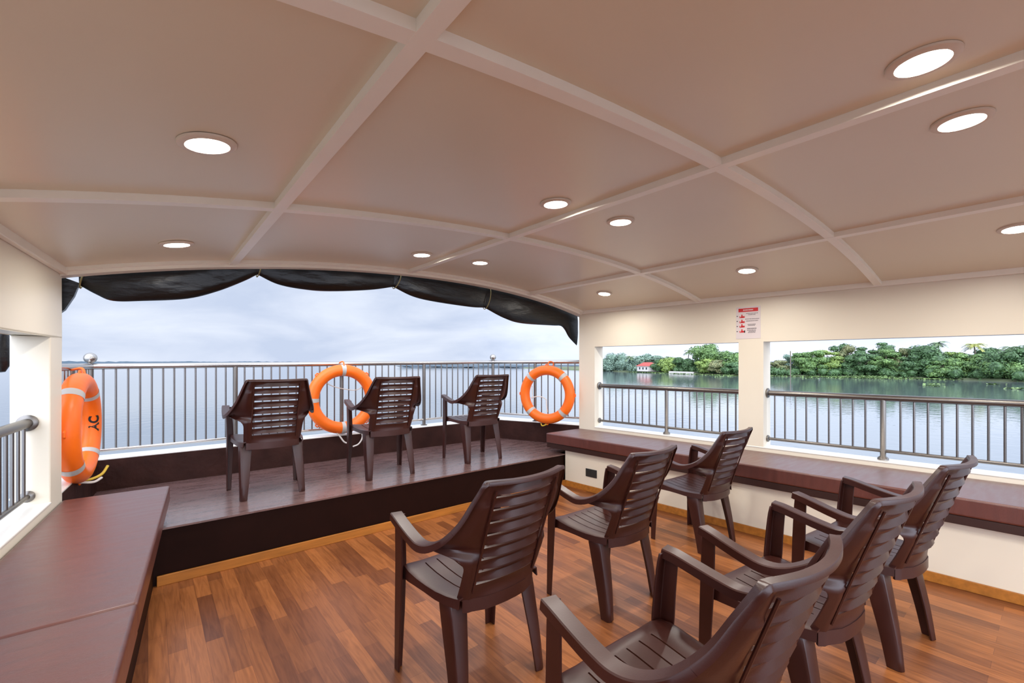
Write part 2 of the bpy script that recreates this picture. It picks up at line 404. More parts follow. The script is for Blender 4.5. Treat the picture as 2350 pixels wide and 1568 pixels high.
# kerb wall around the bow (brown lining, white cap)
KH = .585
kin = [(wl(3.66), 3.661), (KL, KY), (KR, KY), (wr(3.66), 3.661)]
kou = [(wl(3.66, .2), 3.661), (KL-.19, KY+.19), (KR+.19, KY+.19), (wr(3.66, .2), 3.661)]
def offs(i, t): return tuple(kin[i][k]*(1-t)+kou[i][k]*t for k in (0, 1))
kb = MB(); cp = MB(); lin = MB()
for i in range(3):
    def quad(t0, t1): return [offs(i, t0), offs(i+1, t0), offs(i+1, t1), offs(i, t1)]
    for m_, t0, t1, z0, z1 in ((lin, 0, .06, PZ-.03, KH), (kb, .06, 1, -.05, KH), (cp, -.0, 1.04, KH, KH+.012)):
        q = quad(t0, t1); m_.hexa([(x, y, z0) for x, y in q]+[(x, y, z1) for x, y in q])
struct(kb.build('wall_front', M_hull), 'low white kerb wall around the bow', 'kerb wall')
kl = empty('kerb_lining', (1.8, 4.75, PZ), 'dark brown lining with white cap around the bow platform', 'kerb lining')
lin.build('lining', M_kerb, kl); cp.build('cap', M_sill, kl, bevel=.004)

def railing(root, pts_top, pts_bot, posts, bars, r_top=.024, r_bot=.013, r_bar=.0075, r_post=.019, zbase=None, m=M_steel, mb_=M_steel2):
    MB().tube(pts_top, r_top, 14).build('top_rail', m, root, smooth=True, angle=60)
    MB().tube(pts_bot, r_bot, 10).build('bottom_rail', m, root, smooth=True, angle=60)
    for (x, y, zt, zb) in bars:
        MB().tube([(x, y, zb), (x, y, zt)], r_bar, 8).build('baluster', mb_, root, smooth=True, angle=60)
    for (x, y, zt, zb) in posts:
        p = MB().tube([(x, y, zb), (x, y, zt)], r_post, 12); p.disc_cyl((x, y, zb), (0, 0, 1), r_post*1.9, .008); p.build('post', m, root, smooth=True, angle=60)

# bow railing: one continuous stainless railing with three runs
RY = 4.82
cL, cR = (-.352, RY), (3.60, RY)
eL, eR = (wl(3.66, .075), 3.67), (wr(3.66, .06), 3.67)
zt = lambda x: 1.318+(x+.35)*(.035/3.95)
zb = lambda x: .648+(x+.35)*.006
rr = empty('bow_railing', (1.6, RY, KH), 'stainless steel railing with thin balusters around the bow', 'railing')
tp = [(eL[0], eL[1], zt(-.35)), (cL[0], cL[1], zt(-.35)), (cR[0], cR[1], zt(3.6)), (eR[0], eR[1], zt(3.6)+.004)]
bp = [(eL[0], eL[1], zb(-.35)), (cL[0], cL[1], zb(-.35)), (cR[0], cR[1], zb(3.6)), (eR[0], eR[1], zb(3.6))]
for nm, P, r in (('top_rail', tp, .024), ('bottom_rail', bp, .014)):
    mb = MB()
    for a, b in zip(P[:-1], P[1:]): mb.tube([a, b], r, 14)
    mb.build(nm, M_steel, rr, smooth=True, angle=60)
px = [-.352, .626, 1.594, 2.567, 3.60]
def bal(x, y, t=None):
    z1 = zt(x) if t is None else t
    MB().tube([(x, y, zb(min(x, 3.6))), (x, y, z1)], .0072, 8).build('baluster', M_steel2, rr, smooth=True, angle=60)
for a, b in zip(px[:-1], px[1:]):
    for k in range(1, 13): bal(a+(b-a)*k/13, RY)
for e, c, ztop in ((eL, cL, zt(-.35)), (eR, cR, zt(3.6))):
    for k in range(1, 14):
        if k == 7: continue
        x = c[0]+(e[0]-c[0])*k/14; y = c[1]+(e[1]-c[1])*k/14; bal(x, y, ztop)
for i, x in enumerate(px):
    p = MB().tube([(x, RY, KH+.012), (x, RY, zt(x))], .02, 12); p.disc_cyl((x, RY, KH+.012), (0, 0, 1), .038, .008); po = p.build('post', M_steel3, rr, smooth=True, angle=60)
    if i in (0, 4):
        f = MB(); z = zt(x); f.tube([(x, RY, z), (x, RY, z+.012), (x, RY, z+.022), (x, RY, z+.032)], [.03, .03, .014, .014], 16); f.sphere((x, RY, z+.066), .042, 20, 14)
        f.build('finial', M_steel, po, smooth=True, angle=60)
for e, c, ztop in ((eL, cL, zt(-.35)), (eR, cR, zt(3.6))):
    x, y = (e[0]+c[0])/2, (e[1]+c[1])/2
    p = MB().tube([(x, y, KH+.012), (x, y, ztop)], .019, 12); p.disc_cyl((x, y, KH+.012), (0, 0, 1), .036, .008); p.build('post', M_steel3, rr, smooth=True, angle=60)

# window railings
def window_rail(side, y0, y1, label, nb, post_y, name='window_railing'):
    f = (lambda y: wl(y, .085)) if side == 'l' else (lambda y: wr(y, .085))
    ztp, zbt = (1.075, .665) if side == 'r' else (1.03, .642)
    rt = empty(name, (f((y0+y1)/2), (y0+y1)/2, .597), label, 'railing', 'steel railings in the window gaps')
    TR_ = MB().tube([(f(y0), y0+.002, ztp), (f(y1), y1-.002, ztp)], .0245, 16).build('top_rail', M_steel3, rt, smooth=True, angle=60)
    BR_ = MB().tube([(f(y0), y0+.002, zbt), (f(y1), y1-.002, zbt)], .0135, 12).build('bottom_rail', M_steel3, rt, smooth=True, angle=60)
    for y in (y0, y1):
        s = 1 if y == y0 else -1
        for z, r in ((ztp, .043), (zbt, .030)):
            MB().tube([(f(y), y, z), (f(y+s*.010), y+s*.010, z), (f(y+s*.016), y+s*.016, z)], [r, r, r*.75], 20).build('flange', M_steel3, TR_ if z == ztp else BR_, smooth=True, angle=50)
    ys = [y0+.06+(post_y-y0-.06)*k/(nb+.35) for k in range(nb)]+[y1-.06-(y1-.06-post_y)*k/(nb+.35) for k in range(nb)]
    for y in ys: MB().tube([(f(y), y, zbt), (f(y), y, ztp)], .0075, 8).build('baluster', M_steel2, rt, smooth=True, angle=60)
    p = MB().tube([(f(post_y), post_y, .597), (f(post_y), post_y, .612), (f(post_y), post_y, .625), (f(post_y), post_y, ztp)], [.036, .034, .019, .019], 14)
    p.build('post', M_steel3, rt, smooth=True, angle=50)
window_rail('r', 1.869, 3.44, 'steel railing in the front right window gap next to the bow', 9, 2.61)
window_rail('r', .095, 1.663, 'steel railing in the rear right window gap, nearer the camera', 9, .862)
window_rail('l', 1.869, 3.44, 'steel railing in the left window gap at the left edge of the photo', 9, 2.62)

# ------------------------------------------------------------------ benches and cushions
def bx(y): return 3.55+.0653*(3.476-y)         # face of the right bench box
def cushion(name, q, z0, z1, label, g='brown vinyl bench cushions'):
    """rounded vinyl slab with slightly domed top from plan quad q"""
    q = [Vector((a, b, 0)) for a, b in q]; c = sum(q, Vector())/4
    root = tag(MB().hexa([(p.x, p.y, z0) for p in q]+[(p.x, p.y, z1) for p in q]).build(name, M_vinyl, bevel=.012, seg=3, smooth=True, angle=30), label, 'cushion', g)
    return root
def bench(q_box, q_board, label, mbase, skirt=None):
    b = empty('bench', (sum(p[0] for p in q_box)/4, sum(p[1] for p in q_box)/4, 0), label, 'bench', 'long built-in benches')
    MB().hexa([(x, y, 0) for x, y in q_box]+[(x, y, .395) for x, y in q_box]).build('base', mbase, b)
    MB().hexa([(x, y, .395) for x, y in q_board]+[(x, y, .447) for x, y in q_board]).build('seat_board', M_board, b, bevel=.004)
    if skirt: MB().hexa([(x, y, 0) for x, y in skirt]+[(x, y, .062) for x, y in skirt]).build('skirting', M_oak, b, bevel=.003)
    return b
e = .004
bench([(bx(YS), YS+.01), (wr(YS)-e, YS+.01), (wr(3.43)-e, 3.43), (bx(3.43), 3.43)],
      [(bx(YS)-.05, YS+.01), (wr(YS)-e, YS+.01), (wr(3.655)-e, 3.65), (3.482, 3.65)],
      'long cream bench box with brown seat board below the right windows', M_wall,
      [(bx(YS)-.013, YS+.01), (bx(YS)-.001, YS+.01), (bx(3.42)-.001, 3.42), (bx(3.42)-.013, 3.42)])
cushion('bench_cushion', [(3.705+.0653*3.34, YS+.02), (wr(YS)-e, YS+.02), (wr(3.65)-e, 3.65), (3.47, 3.65)], .448, .556, 'long brown vinyl cushion on the right bench under the windows')
cf = lambda y: .11-.079*(3.65-y)
bench([(wl(YS)+e, YS+.01), (cf(YS)-.07, YS+.01), (cf(3.43)-.07, 3.43), (wl(3.43)+e, 3.43)],
      [(wl(YS)+e, YS+.01), (cf(YS)-.02, YS+.01), (cf(3.64)-.02, 3.64), (wl(3.64)+e, 3.64)],
      'built-in bench along the left wall at lower left', M_face)
ysm = 1.93
cushion('bench_cushion', [(wl(ysm)+e, ysm+.006), (cf(ysm), ysm+.006), (cf(3.65), 3.65), (wl(3.65)+e, 3.65)], .448, .552, 'far brown vinyl cushion on the left bench, reaching the bow')
cushion('bench_cushion', [(wl(YS)+e, YS+.02), (cf(YS)+.0, YS+.02), (cf(ysm)+.0, ysm-.006), (wl(ysm)+e, ysm-.006)], .448, .556, 'near reddish brown vinyl cushion on the left bench at the bottom left corner')
# socket plate on the bench box
sx = bx(3.076)-.001
sk = empty('wall_socket', (sx, 3.076, .197), 'small dark grey socket plate on the cream bench box', 'socket')
f_ = lambda y, o: bx(y)-o
mb = MB(); mb.hexa([(f_(3.006, .0005), 3.006, .155), (f_(3.146, .0005), 3.146, .155), (f_(3.146, .008), 3.146, .155), (f_(3.006, .008), 3.006, .155),
                    (f_(3.006, .0005), 3.006, .238), (f_(3.146, .0005), 3.146, .238), (f_(3.146, .008), 3.146, .238), (f_(3.006, .008), 3.006, .238)]).build('plate', M_socket, sk, bevel=.003)
for yy in (3.045, 3.107):
    mb = MB(); mb.hexa([(f_(y, o), y, z) for z in (.172, .221) for y, o in ((yy-.022, .0085), (yy+.022, .0085), (yy+.022, .011), (yy-.022, .011))]).build('switch', M_socket, sk, bevel=.001)

# ------------------------------------------------------------------ chairs
def bezier(P, n):
    out = []
    for i in range(n+1):
        t = i/n; m = len(P)-1
        out.append(sum((Vector(P[k])*math.comb(m, k)*(1-t)**(m-k)*t**k for k in range(m+1)), Vector()))
    return out
def catmull(P, n):
    P = [Vector(p) for p in P]; Q = [P[0]*2-P[1]]+P+[P[-1]*2-P[-2]]; out = []
    for i in range(1, len(Q)-2):
        for k in range(n):
            t = k/n; a, b, c, d = Q[i-1:i+3]
            out.append(.5*((2*b)+(c-a)*t+(2*a-5*b+4*c-d)*t*t+(-a+3*b-3*c+d)*t**3))
    out.append(P[-1]); return out
def make_chair():
    r = empty('plastic_armchair', (0, 0, 0), 'x', 'chair', 'dark brown plastic armchairs', world=False)
    yb = lambda z: -.205-.158*((z-.40)/.47)**1.08          # centre line of the back
    OUT = catmull([(.192, -.150, .405), (.196, -.178, .46), (.199, -.203, .52), (.204, -.215, .555), (.225, -.195, .582), (.262, -.135, .598), (.279, -.075, .612),
                   (.272, -.135, .632), (.255, -.195, .668), (.234, -.243, .722), (.214, -.280, .78), (.199, -.305, .83), (.189, -.323, .870)], 2)
    # inner column heights: slots
    inz = []
    top = .870
    slot = [.822-.0495*k for k in range(8)]            # slot centres
    rows = [(.405, 0)]
    for zc_ in reversed(slot): rows += [(zc_-.0068, 1), (zc_+.0068, 0)]
    rows.append((top, 0))
    # refine: row list of (z, slot starts here)
    zs = [a for a, _ in rows]; sl = [b for _, b in rows]
    def outz(z):   # outer edge for panel row at inner height z; map inner z to parameter along OUT
        kx = [.405, .46, .52, .552, .575, .588, .604, .632, .675, .726, .78, .83, .870]
        s = float(np.interp(z, kx, range(13)))*2
        i = min(int(s), len(OUT)-2); return OUT[i].lerp(OUT[i+1], s-i)
    allz = []; 
    for a, b, s_ in zip(zs[:-1], zs[1:], sl[:-1]):
        k = 1 if s_ else 3
        for q in range(k): allz.append((a+(b-a)*q/k, s_, q, k))
    allz.append((zs[-1], 0, 0, 1))
    XI = .146
    grid = []
    for (z, s_, q, k) in allz:
        row = []; o = outz(z)
        lou = 0 if s_ else (-.011+.022*(q/k)) ; 
        xin = [XI*t for t in (0, .33, .66, 1)]
        inner = [Vector((x, yb(z)+(.030+.012*max(0, (z-.5)/.37))*(x/.19)**2+(lou if x < XI*.9 else 0), z)) for x in xin]
        b = inner[-1]; 
        mids = []
        for t in (.33, .66):
            p = b.lerp(o, t); p.y -= .012*4*t*(1-t)*(1 if o.x < .21 else 1.6); mids.append(p)
        half = inner+mids+[o]
        row = [Vector((-p.x, p.y, p.z)) for p in reversed(half[1:])]+half
        grid.append(row)
    slotrow = {i for i, a in enumerate(allz[:-1]) if a[1]}
    K = len(grid[0]); mid = K//2
    mb = MB(); mb.grid(grid, skip=lambda i, j: i in slotrow and mid-3 <= j < mid+3, thick=.007)
    # rolled top rim
    # one continuous flange: arm front, wing, rounded corner, top, and back again
    yt = lambda x: yb(.870)+.042*(x/.19)**2
    HP = [(.265, .182, .662), (.271, .14, .655), (.277, .075, .639), (.282, .0, .622), (.283, -.062, .614), (.276, -.125, .628), (.258, -.190, .668), (.232, -.246, .732),
          (.210, -.287, .805), (.197, -.312, .850), (.1905, -.324, .872), (.177, yt(.177), .8762), (.13, yt(.13), .876), (.07, yt(.07), .8745), (0, yt(0), .874)]
    HW = [.0255]*5+[.0245, .021, .017, .0145, .0135, .013, .0125, .0125, .0125, .0125]
    HH = [.023]*5+[.020, .015, .011, .009, .008, .008, .008, .008, .008, .008]
    HC = [0]*5+[.002, .004, .005, .005, .005, .005, .005, .005, .005, .005]
    HS = [(1, 0)]*4+[(1, -.02), (.97, -.2), (.90, -.42), (.84, -.55), (.80, -.6), (.74, -.67), (.6, -.8), (.25, -.97), (.1, -1), (.05, -1), (0, -1)]
    full = catmull(HP+[(-a, b, c) for a, b, c in reversed(HP[:-1])], 4)
    def at(L, t):
        t = t if t <= 14 else 28-t; k = min(13, int(t)); f = t-k
        return tuple(p*(1-f)+q*f for p, q in zip(L[k], L[k+1])) if isinstance(L[0], tuple) else L[k]*(1-f)+L[k+1]*f
    def rim(mb, k0, k1):
        secs = []; sides = []
        for k in range(k0, k1+1):
            t = k/4; w_, h, c_ = at(HW, t), at(HH, t), at(HC, t); sv = at(HS, t); sx2 = -1 if t > 14 else 1
            secs.append([(c_+u*w_, -v) for u, v in ((-1, -h), (-1, .004), (-.86, .0075), (.86, .0075), (1, .004), (1, -h), (.84, -h), (.78, -.002), (-.78, -.002), (-.84, -h))])
            sides.append(Vector((sx2*sv[0], sv[1], 0)))
        mb.sweep(full[k0:k1+1], secs, sides)
    rim(mb, 26, 86)
    # bottom skirt of the back
    lo = [p for p in grid[0] if abs(p.x) < .185]
    mb.sweep([p+Vector((0, .004, -.018)) for p in lo], [(-.006, -.026), (.006, -.026), (.006, .022), (-.006, .022)], [Vector((0, 1, 0))]*len(lo))
    # raised frame ribs either side of the slats
    for s in (-1, 1):
        pth = [Vector((s*.152, yb(z)+.0195-.006, z)) for z in np.linspace(.44, .845, 12)]
        mb.tube(pth, .0045, 6, side=Vector((1, 0, 0)))
    mb.build('backrest', M_chair, r, smooth=True, angle=38)
    # arms carry the same flange on to the front legs
    for k0, k1 in ((0, 26), (86, len(full)-1)):
        mb2_ = MB(); rim(mb2_, k0, k1); mb2_.build('armrest', M_chair, r, smooth=True, angle=40)
    # seat: dished panel with long slits
    ys = [-.178, -.15, -.12, -.06, 0, .06, .12, .155, .19, .208, .214]
    dz = [0, -.003, -.005, -.008, -.008, -.004, .002, .004, .002, -.008, -.026]
    cols = []
    xs = [-1, -.92, -.62, -.595, -.375, -.35, -.125, -.10, .10, .125, .35, .375, .595, .62, .92, 1]
    rows_ = []
    for y, d in zip(ys, dz):
        wdt = float(np.interp(y, [-.18, -.1, .1, .17, .214], [.196, .222, .242, .236, .222])); base = .418+.014*(y+.178)/.39
        rows_.append([Vector((x*wdt, y-.012*(x*x) if y > .15 else y, base+d+(.006 if abs(x) > .9 else -.004*(1-abs(x))) - (.004 if abs(x) == 1 else 0))) for x in xs])
    slits = {2, 4, 6, 8, 10, 12} - {7}
    gaps = {2, 4, 6, 8, 10, 12}
    gaps = {j for j in range(len(xs)-1) if abs(xs[j+1]-xs[j]-.025) < .004}
    mb = MB(); mb.grid(rows_, skip=lambda i, j: j in gaps and 2 <= i < 7, thick=.006)
    # side and front aprons
    for s in (-1, 1):
        ed = [rr_[-1] if s > 0 else rr_[0] for rr_ in rows_]
        g = []
        for t in (0, .4, 1):
            g.append([p+Vector((s*.004*t, 0, -t*(.026+.034*max(0, p.y/.2)**2+.010*max(0, -p.y/.2)))) for p in ed])
        mb.grid(g, thick=.005)
    fr = rows_[-1]; mb.grid([[p+Vector((0, .002*t, -.03*t)) for p in fr] for t in (0, 1)], thick=.005)
    mb.build('seat', M_chair, r, smooth=True, angle=38)
    # legs
    for s in (-1, 1):
        # front leg: L section from the arm corner to the floor
        P = [(.267, .174, .656), (.264, .182, .60), (.258, .192, .45), (.257, .198, .25), (.256, .203, .0)]
        W = [.050, .054, .058, .050, .036]; Dp = [.044, .046, .050, .046, .034]
        pth = catmull(P, 3); m = len(pth); secs = []
        for i in range(m):
            t = i/(m-1)*(len(P)-1); w_ = float(np.interp(t, range(5), W)); d = float(np.interp(t, range(5), Dp)); th = .0075
            secs.append((w_, d, th))
        vs = []; fs = []
        for p, (w_, d, th) in zip(pth, secs):
            # outer corner at (+x,+y); flange back along y (length w_) and inward along x (length d)
            L = [(0, 0), (0, -w_), (-th, -w_), (-th, -th), (-d, -th), (-d, 0)]
            for a, b in L: vs.append((s*(p.x+.004+a), p.y+.006+b, p.z))
        for i in range(m-1):
            for j in range(6): k = (j+1) % 6; fs.append((i*6+j, i*6+k, (i+1)*6+k, (i+1)*6+j))
        fs += [tuple(range(6)), tuple((m-1)*6+j for j in range(6))]
        MB().add(vs, fs).build('leg', M_chair, r, smooth=True, angle=35, bevel=.0025, seg=2)
        # rear leg: from the seat side down, splayed backwards
        P = [(.198, -.100, .415), (.208, -.118, .372), (.211, -.142, .26), (.2125, -.168, .13), (.214, -.187, .0)]
        W = [.056, .080, .070, .058, .046]; Dp = [.056, .068, .060, .050, .040]
        pth = catmull(P, 3); vs = []; fs = []; m = len(pth)
        for i, p in enumerate(pth):
            t = i/(m-1)*4; w_ = float(np.interp(t, range(5), W)); d = float(np.interp(t, range(5), Dp)); th = .0075
            # outer corner at (+x,-y): outer flange forward, rear flange inward, rounded corner
            L = [(0, -d*.25), (-.006, -d*.25-.010), (-w_*.45, -d*.25-.016), (-w_, -d*.25-.008), (-w_, -d*.25), (-th, -d*.25+.002), (-th, d*.75), (0, d*.75)]
            for a, b in L: vs.append((s*(p.x+.006+a), p.y+b, p.z))
        for i in range(m-1):
            for j in range(8): k = (j+1) % 8; fs.append((i*8+j, i*8+k, (i+1)*8+k, (i+1)*8+j))
        fs += [tuple(range(8)), tuple((m-1)*8+j for j in range(8))]
        MB().add(vs, fs).build('leg', M_chair, r, smooth=True, angle=40, bevel=.002, seg=1)
    return r
CH = [(.734, 3.928, PZ, -.005, 1.0, 'dark brown plastic armchair on the platform, leftmost, facing the water', 'p'),
      (1.659, 3.894, PZ, -.020, 1.0, 'dark brown plastic armchair on the platform in front of the hanging life ring', 'p'),
      (2.661, 3.896, PZ, -.008, 1.0, 'dark brown plastic armchair on the platform, rightmost, nearest the right wall', 'p'),
      (1.121, 1.646, 0, .039, 1.044, 'dark brown plastic armchair standing alone at the left of the floor group', 'f'),
      (2.066, 1.679, 0, -.008, 1.013, 'dark brown plastic armchair on the floor, second from left, in front of the bench socket', 'f'),
      (3.236, 1.759, 0, -.053, .994, 'small far dark brown plastic armchair beside the right bench below the window post', 'f'),
      (1.975, .683, 0, -.094, 1.044, 'dark brown plastic armchair right behind the largest nearest one', 'f'),
      (2.783, .621, 0, -.113, 1.043, 'dark brown plastic armchair at far right with its back reaching the window railing', 'f'),
      (1.134, .70, 0, -.028, 1.044, 'largest nearest dark brown plastic armchair with scuffed rim, cut by the bottom edge', 'f')]
c0 = make_chair()
for i, (x, y, z, rz, s, lab, g) in enumerate(CH):
    o = c0 if i == 0 else copy_thing(c0)
    o.location = (x, y, z+.0005); o.rotation_euler = (0, 0, rz); o.scale = (s, s, s); o['label'] = lab
    o['group'] = 'armchairs on the platform' if g == 'p' else 'armchairs on the wooden floor'

# ------------------------------------------------------------------ life rings
def make_ring(name, c, nrm, ang0, label, text=None, ropes=(), hook=None):
    """torus with centre c, plane normal nrm; four tape bands from angle ang0"""
    R0, r0 = .298, .060
    c = Vector(c); nrm = Vector(nrm).normalized(); up = Vector((0, 0, 1)); sx_ = up.cross(nrm).normalized(); up = nrm.cross(sx_)
    rt = empty(name, (c.x, c.y, c.z-.358), label, 'life ring', 'orange life rings on the bow railing')
    def P(a, b, rr=r0, RR=R0, fl=1.0): 
        d = sx_*math.cos(a)+up*math.sin(a); return c+d*(RR+rr*math.cos(b))+nrm*rr*math.sin(b)*fl
    NA, NB = 96, 24; vs = []; fs = []
    for i in range(NA):
        for j in range(NB): vs.append(P(2*math.pi*i/NA, 2*math.pi*j/NB))
    for i in range(NA):
        for j in range(NB): fs.append((i*NB+j, ((i+1) % NA)*NB+j, ((i+1) % NA)*NB+(j+1) % NB, i*NB+(j+1) % NB))
    ring_ = MB().add(vs, fs).build('ring', M_orange, rt, smooth=True, angle=180)
    for k in range(4):
        a0 = ang0+k*math.pi/2; mb = MB(); vs = []; fs = []; n = 5
        for i in range(n):
            for j in range(NB): vs.append(P(a0+(i-(n-1)/2)*.034, 2*math.pi*j/NB, r0+.0015))
        for i in range(n-1):
            for j in range(NB): fs.append((i*NB+j, (i+1)*NB+j, (i+1)*NB+(j+1) % NB, i*NB+(j+1) % NB))
        mb.add(vs, fs).build('reflective_band', M_tape, rt, smooth=True, angle=180)
        # moulded cleat between bands
        a1 = a0+math.pi/4
        q = MB(); q.tube([P(a1-.06, 0, r0-.006), P(a1-.03, 0, r0+.012), P(a1+.03, 0, r0+.012), P(a1+.06, 0, r0-.006)], .007, 8, side=nrm); q.build('cleat', M_orange, ring_, smooth=True)
    for pts, m_, rad in ropes:
        MB().tube(catmull([c+sx_*a+up*b+nrm*d for a, b, d in pts], 6), rad, 8, side=nrm).build('rope', m_, rt, smooth=True, angle=180)
    if text:
        cu = D.curves.new('text', 'FONT'); cu.body = text['s']; cu.size = text['size']; cu.align_x = 'CENTER'; cu.align_y = 'CENTER'; cu.extrude = .0012; cu.offset = .0028
        to = D.objects.new('text_tmp', cu); C.objects.link(to); dg = bpy.context.evaluated_depsgraph_get(); me = bpy.data.meshes.new_from_object(to.evaluated_get(dg))
        D.objects.remove(to)
        # wrap onto the tube: text x runs along the ring, y around the tube
        a, b = text['a'], text['b']
        for v in me.vertices:
            aa = a+text['dir']*v.co.x/(R0+r0*math.cos(b)); bb = b+text['dir']*text.get('flip', 1)*v.co.y/r0
            v.co = P(aa, bb, r0+.0012+max(0, v.co.z))-Vector(rt.location)
        me.materials.append(M_black); o = D.objects.new('lettering', me); C.objects.link(o); o.parent = ring_
        o['label'] = 'black hand-painted letters AC'
    return rt
# ring on the front railing
make_ring('life_ring', (1.568, 4.705, .970), (0, -1, 0), 0, 'orange life ring hanging on the front railing behind the middle platform chair',
          ropes=[([(-.20, .19, .0), (-.08, .13, -.03), (.08, .09, -.03), (.16, .09, -.02), (.22, .13, -.01)], M_rope, .0045),
                 ([(-.07, -.34, .02), (-.04, -.38, .03), (.0, -.44, .04), (.04, -.46, .04)], M_rope, .008),
                 ([(.09, -.50, .04), (.15, -.48, .04), (.19, -.42, .04), (.19, -.36, .03)], M_rope, .008),
                 ([(.0, .33, .04), (.005, .385, .0), (.0, .375, -.10), (.0, .345, -.12)], M_orope, .008)])
dR = Vector((eR[0]-cR[0], eR[1]-cR[1], 0)).normalized(); nR = Vector((dR.y, -dR.x, 0))
if nR.x > 0: nR = -nR
make_ring('life_ring', (3.79, 3.97, .957), nR, math.radians(45), 'orange life ring on the right side railing next to the cream wall post',
          ropes=[([(-.22, -.05, -.01), (-.12, -.03, -.03), (-.03, -.06, -.03), (-.02, -.12, -.03), (.0, -.22, -.02)], M_rope, .006),
                 ([(-.21, .10, -.02), (-.21, .0, -.03), (-.2, -.12, -.02)], M_rope, .004),
                 ([(.02, .345, .02), (.03, .40, .0), (.05, .39, -.08), (.04, .34, -.1)], M_orope, .008),
                 ([(-.08, -.36, .0), (-.05, -.385, .02), (.0, -.365, .0)], M_yrope, .008)])
dL = Vector((cL[0]-eL[0], cL[1]-eL[1], 0)).normalized(); nL = Vector((dL.y, -dL.x, 0))
if nL.x < 0: nL = -nL
make_ring('life_ring', (-.345, 4.04, .925), nL, math.radians(45), 'orange life ring lettered AC on the left side railing behind the left wall post',
          text=dict(s='AC', size=.075, a=0, b=math.radians(150), dir=1),
          ropes=[([(.02, -.352, .0), (.09, -.362, .04), (.17, -.35, .08), (.24, -.31, .10)], M_yrope, .009),
                 ([(-.03, -.352, .0), (.03, -.372, .06), (.1, -.362, .09)], M_rope, .008),
                 ([(.02, .345, .02), (.05, .385, .0), (.09, .375, -.06)], M_orope, .008)])

# ------------------------------------------------------------------ rolled tarpaulin under the bow arch
tb = empty('tarpaulin', (1.8, 3.78, 1.9), 'rolled black tarpaulin tied in swags under the bow arch', 'tarpaulin')
S1 = [(-.326, 1.822), (-.25, 1.773), (-.17, 1.739), (-.022, 1.752), (.208, 1.787), (.382, 1.855), (.543, 1.945), (.632, 2.006)]
S2 = [(.632, 2.006), (.773, 1.948), (.959, 1.928), (1.16, 1.934), (1.488, 1.979), (1.708, 2.029)]
S3 = [(1.708, 2.029), (1.9, 1.961), (2.127, 1.932), (2.527, 1.914), (2.716, 1.92)]
S4 = [(2.716, 1.92), (2.976, 1.828), (3.223, 1.785), (3.695, 1.786), (3.841, 1.788), (3.915, 1.745), (3.991, 1.653), (4.12, 1.56)]
mb = MB()
for S in (S1, S2, S3, S4):
    cu = catmull([(a, 0, b) for a, b in S], 6); secs = []; pth = []
    x0, x1 = S[0][0], S[-1][0]; nS = 28; vs = []; fs = []
    for i, p in enumerate(cu):
        x = p.x; zt_ = zc(x, YB)+.075; zbm = p.z; hh = max(.02, (zt_-zbm)); t = (x-x0)/(x1-x0); dep = .05+.06*math.sin(math.pi*min(1, max(0, t)))
        for j in range(nS):
            a = 2*math.pi*j/nS
            nz_ = noise.noise(Vector((x*3.2, a*1.6, 3.1)))*.3+noise.noise(Vector((x*7, a*2.6+x*2, 7.7)))*.18
            rz_ = 1+nz_*(1 if math.sin(a) > -.8 else .25)*.55
            vs.append((x, 3.785+dep*.5*math.cos(a)*rz_, (zt_+zbm)/2+hh/2*math.sin(a)*(1 if math.sin(a) < -.6 else min(1, .9+.1*rz_))))
    m = len(cu)
    for i in range(m-1):
        for j in range(nS): k = (j+1) % nS; fs.append((i*nS+j, i*nS+k, (i+1)*nS+k, (i+1)*nS+j))
    fs += [tuple(range(nS)), tuple((m-1)*nS+j for j in range(nS))]
    mb.add(vs, fs)
# hanging corner at the left
for (pts) in ([(-.45, 1.88), (-.322, 1.83), (-.345, 1.75), (-.385, 1.665), (-.45, 1.60)],):
    k = len(pts)
    mb.add([(x, 3.74, z) for x, z in pts]+[(x, 3.80, z) for x, z in pts], [tuple(range(k)), tuple(range(k, 2*k))[::-1]]+[(i, (i+1) % k, k+(i+1) % k, k+i) for i in range(k)])
mb.build('rolled_sheet', M_tarp, tb, smooth=True, angle=60)
for x, zb_ in ((-.322, 1.815), (.632, 2.0), (1.715, 2.025), (2.72, 1.915)):
    z1 = zc(x, YB)+.0; hh = (z1-zb_)
    loop = [(x+.055*(1 if x > 1.6 else .3)*(.5+.5*math.sin(a)), 3.785+.062*math.cos(a), (z1+zb_)/2+(hh/2+.010)*math.sin(a)) for a in [2*math.pi*k/20 for k in range(20)]]
    MB().tube(loop, .0042, 6, closed=True, side=Vector((1, 0, 0))).build('tie_cord', M_cord, tb, smooth=True, angle=180)

# ------------------------------------------------------------------ notice on the right wall
sg = empty('safety_notice', (wr(1.787)-.002, 1.787, 1.566), 'white paper notice with red heading and pictograms on the wall above the window post', 'notice')
NW, NH = .205, .292
def sgp(u, v, o): y = 1.889-u*NW; return (wr(y)-.0015-o, y, 1.566+v*NH)
def rect(mb, u0, v0, u1, v1, o=.0012, th=.0004):
    return mb.hexa([sgp(u0, v0, o), sgp(u1, v0, o), sgp(u1, v1, o), sgp(u0, v1, o), sgp(u0, v0, o+th), sgp(u1, v0, o+th), sgp(u1, v1, o+th), sgp(u0, v1, o+th)])
rect(MB(), 0, 0, 1, 1, 0, .001).build('sheet', M_paper, sg)
mb = MB(); rect(mb, .10, .84, .90, .95); rh_ = mb.build('red_heading', M_red, sg)
mb = MB()
for k in range(7): rect(mb, .30+k*.06, .875, .34+k*.06, .915, .0018)
mb.build('heading_letters', M_paper, rh_)
mb = MB()
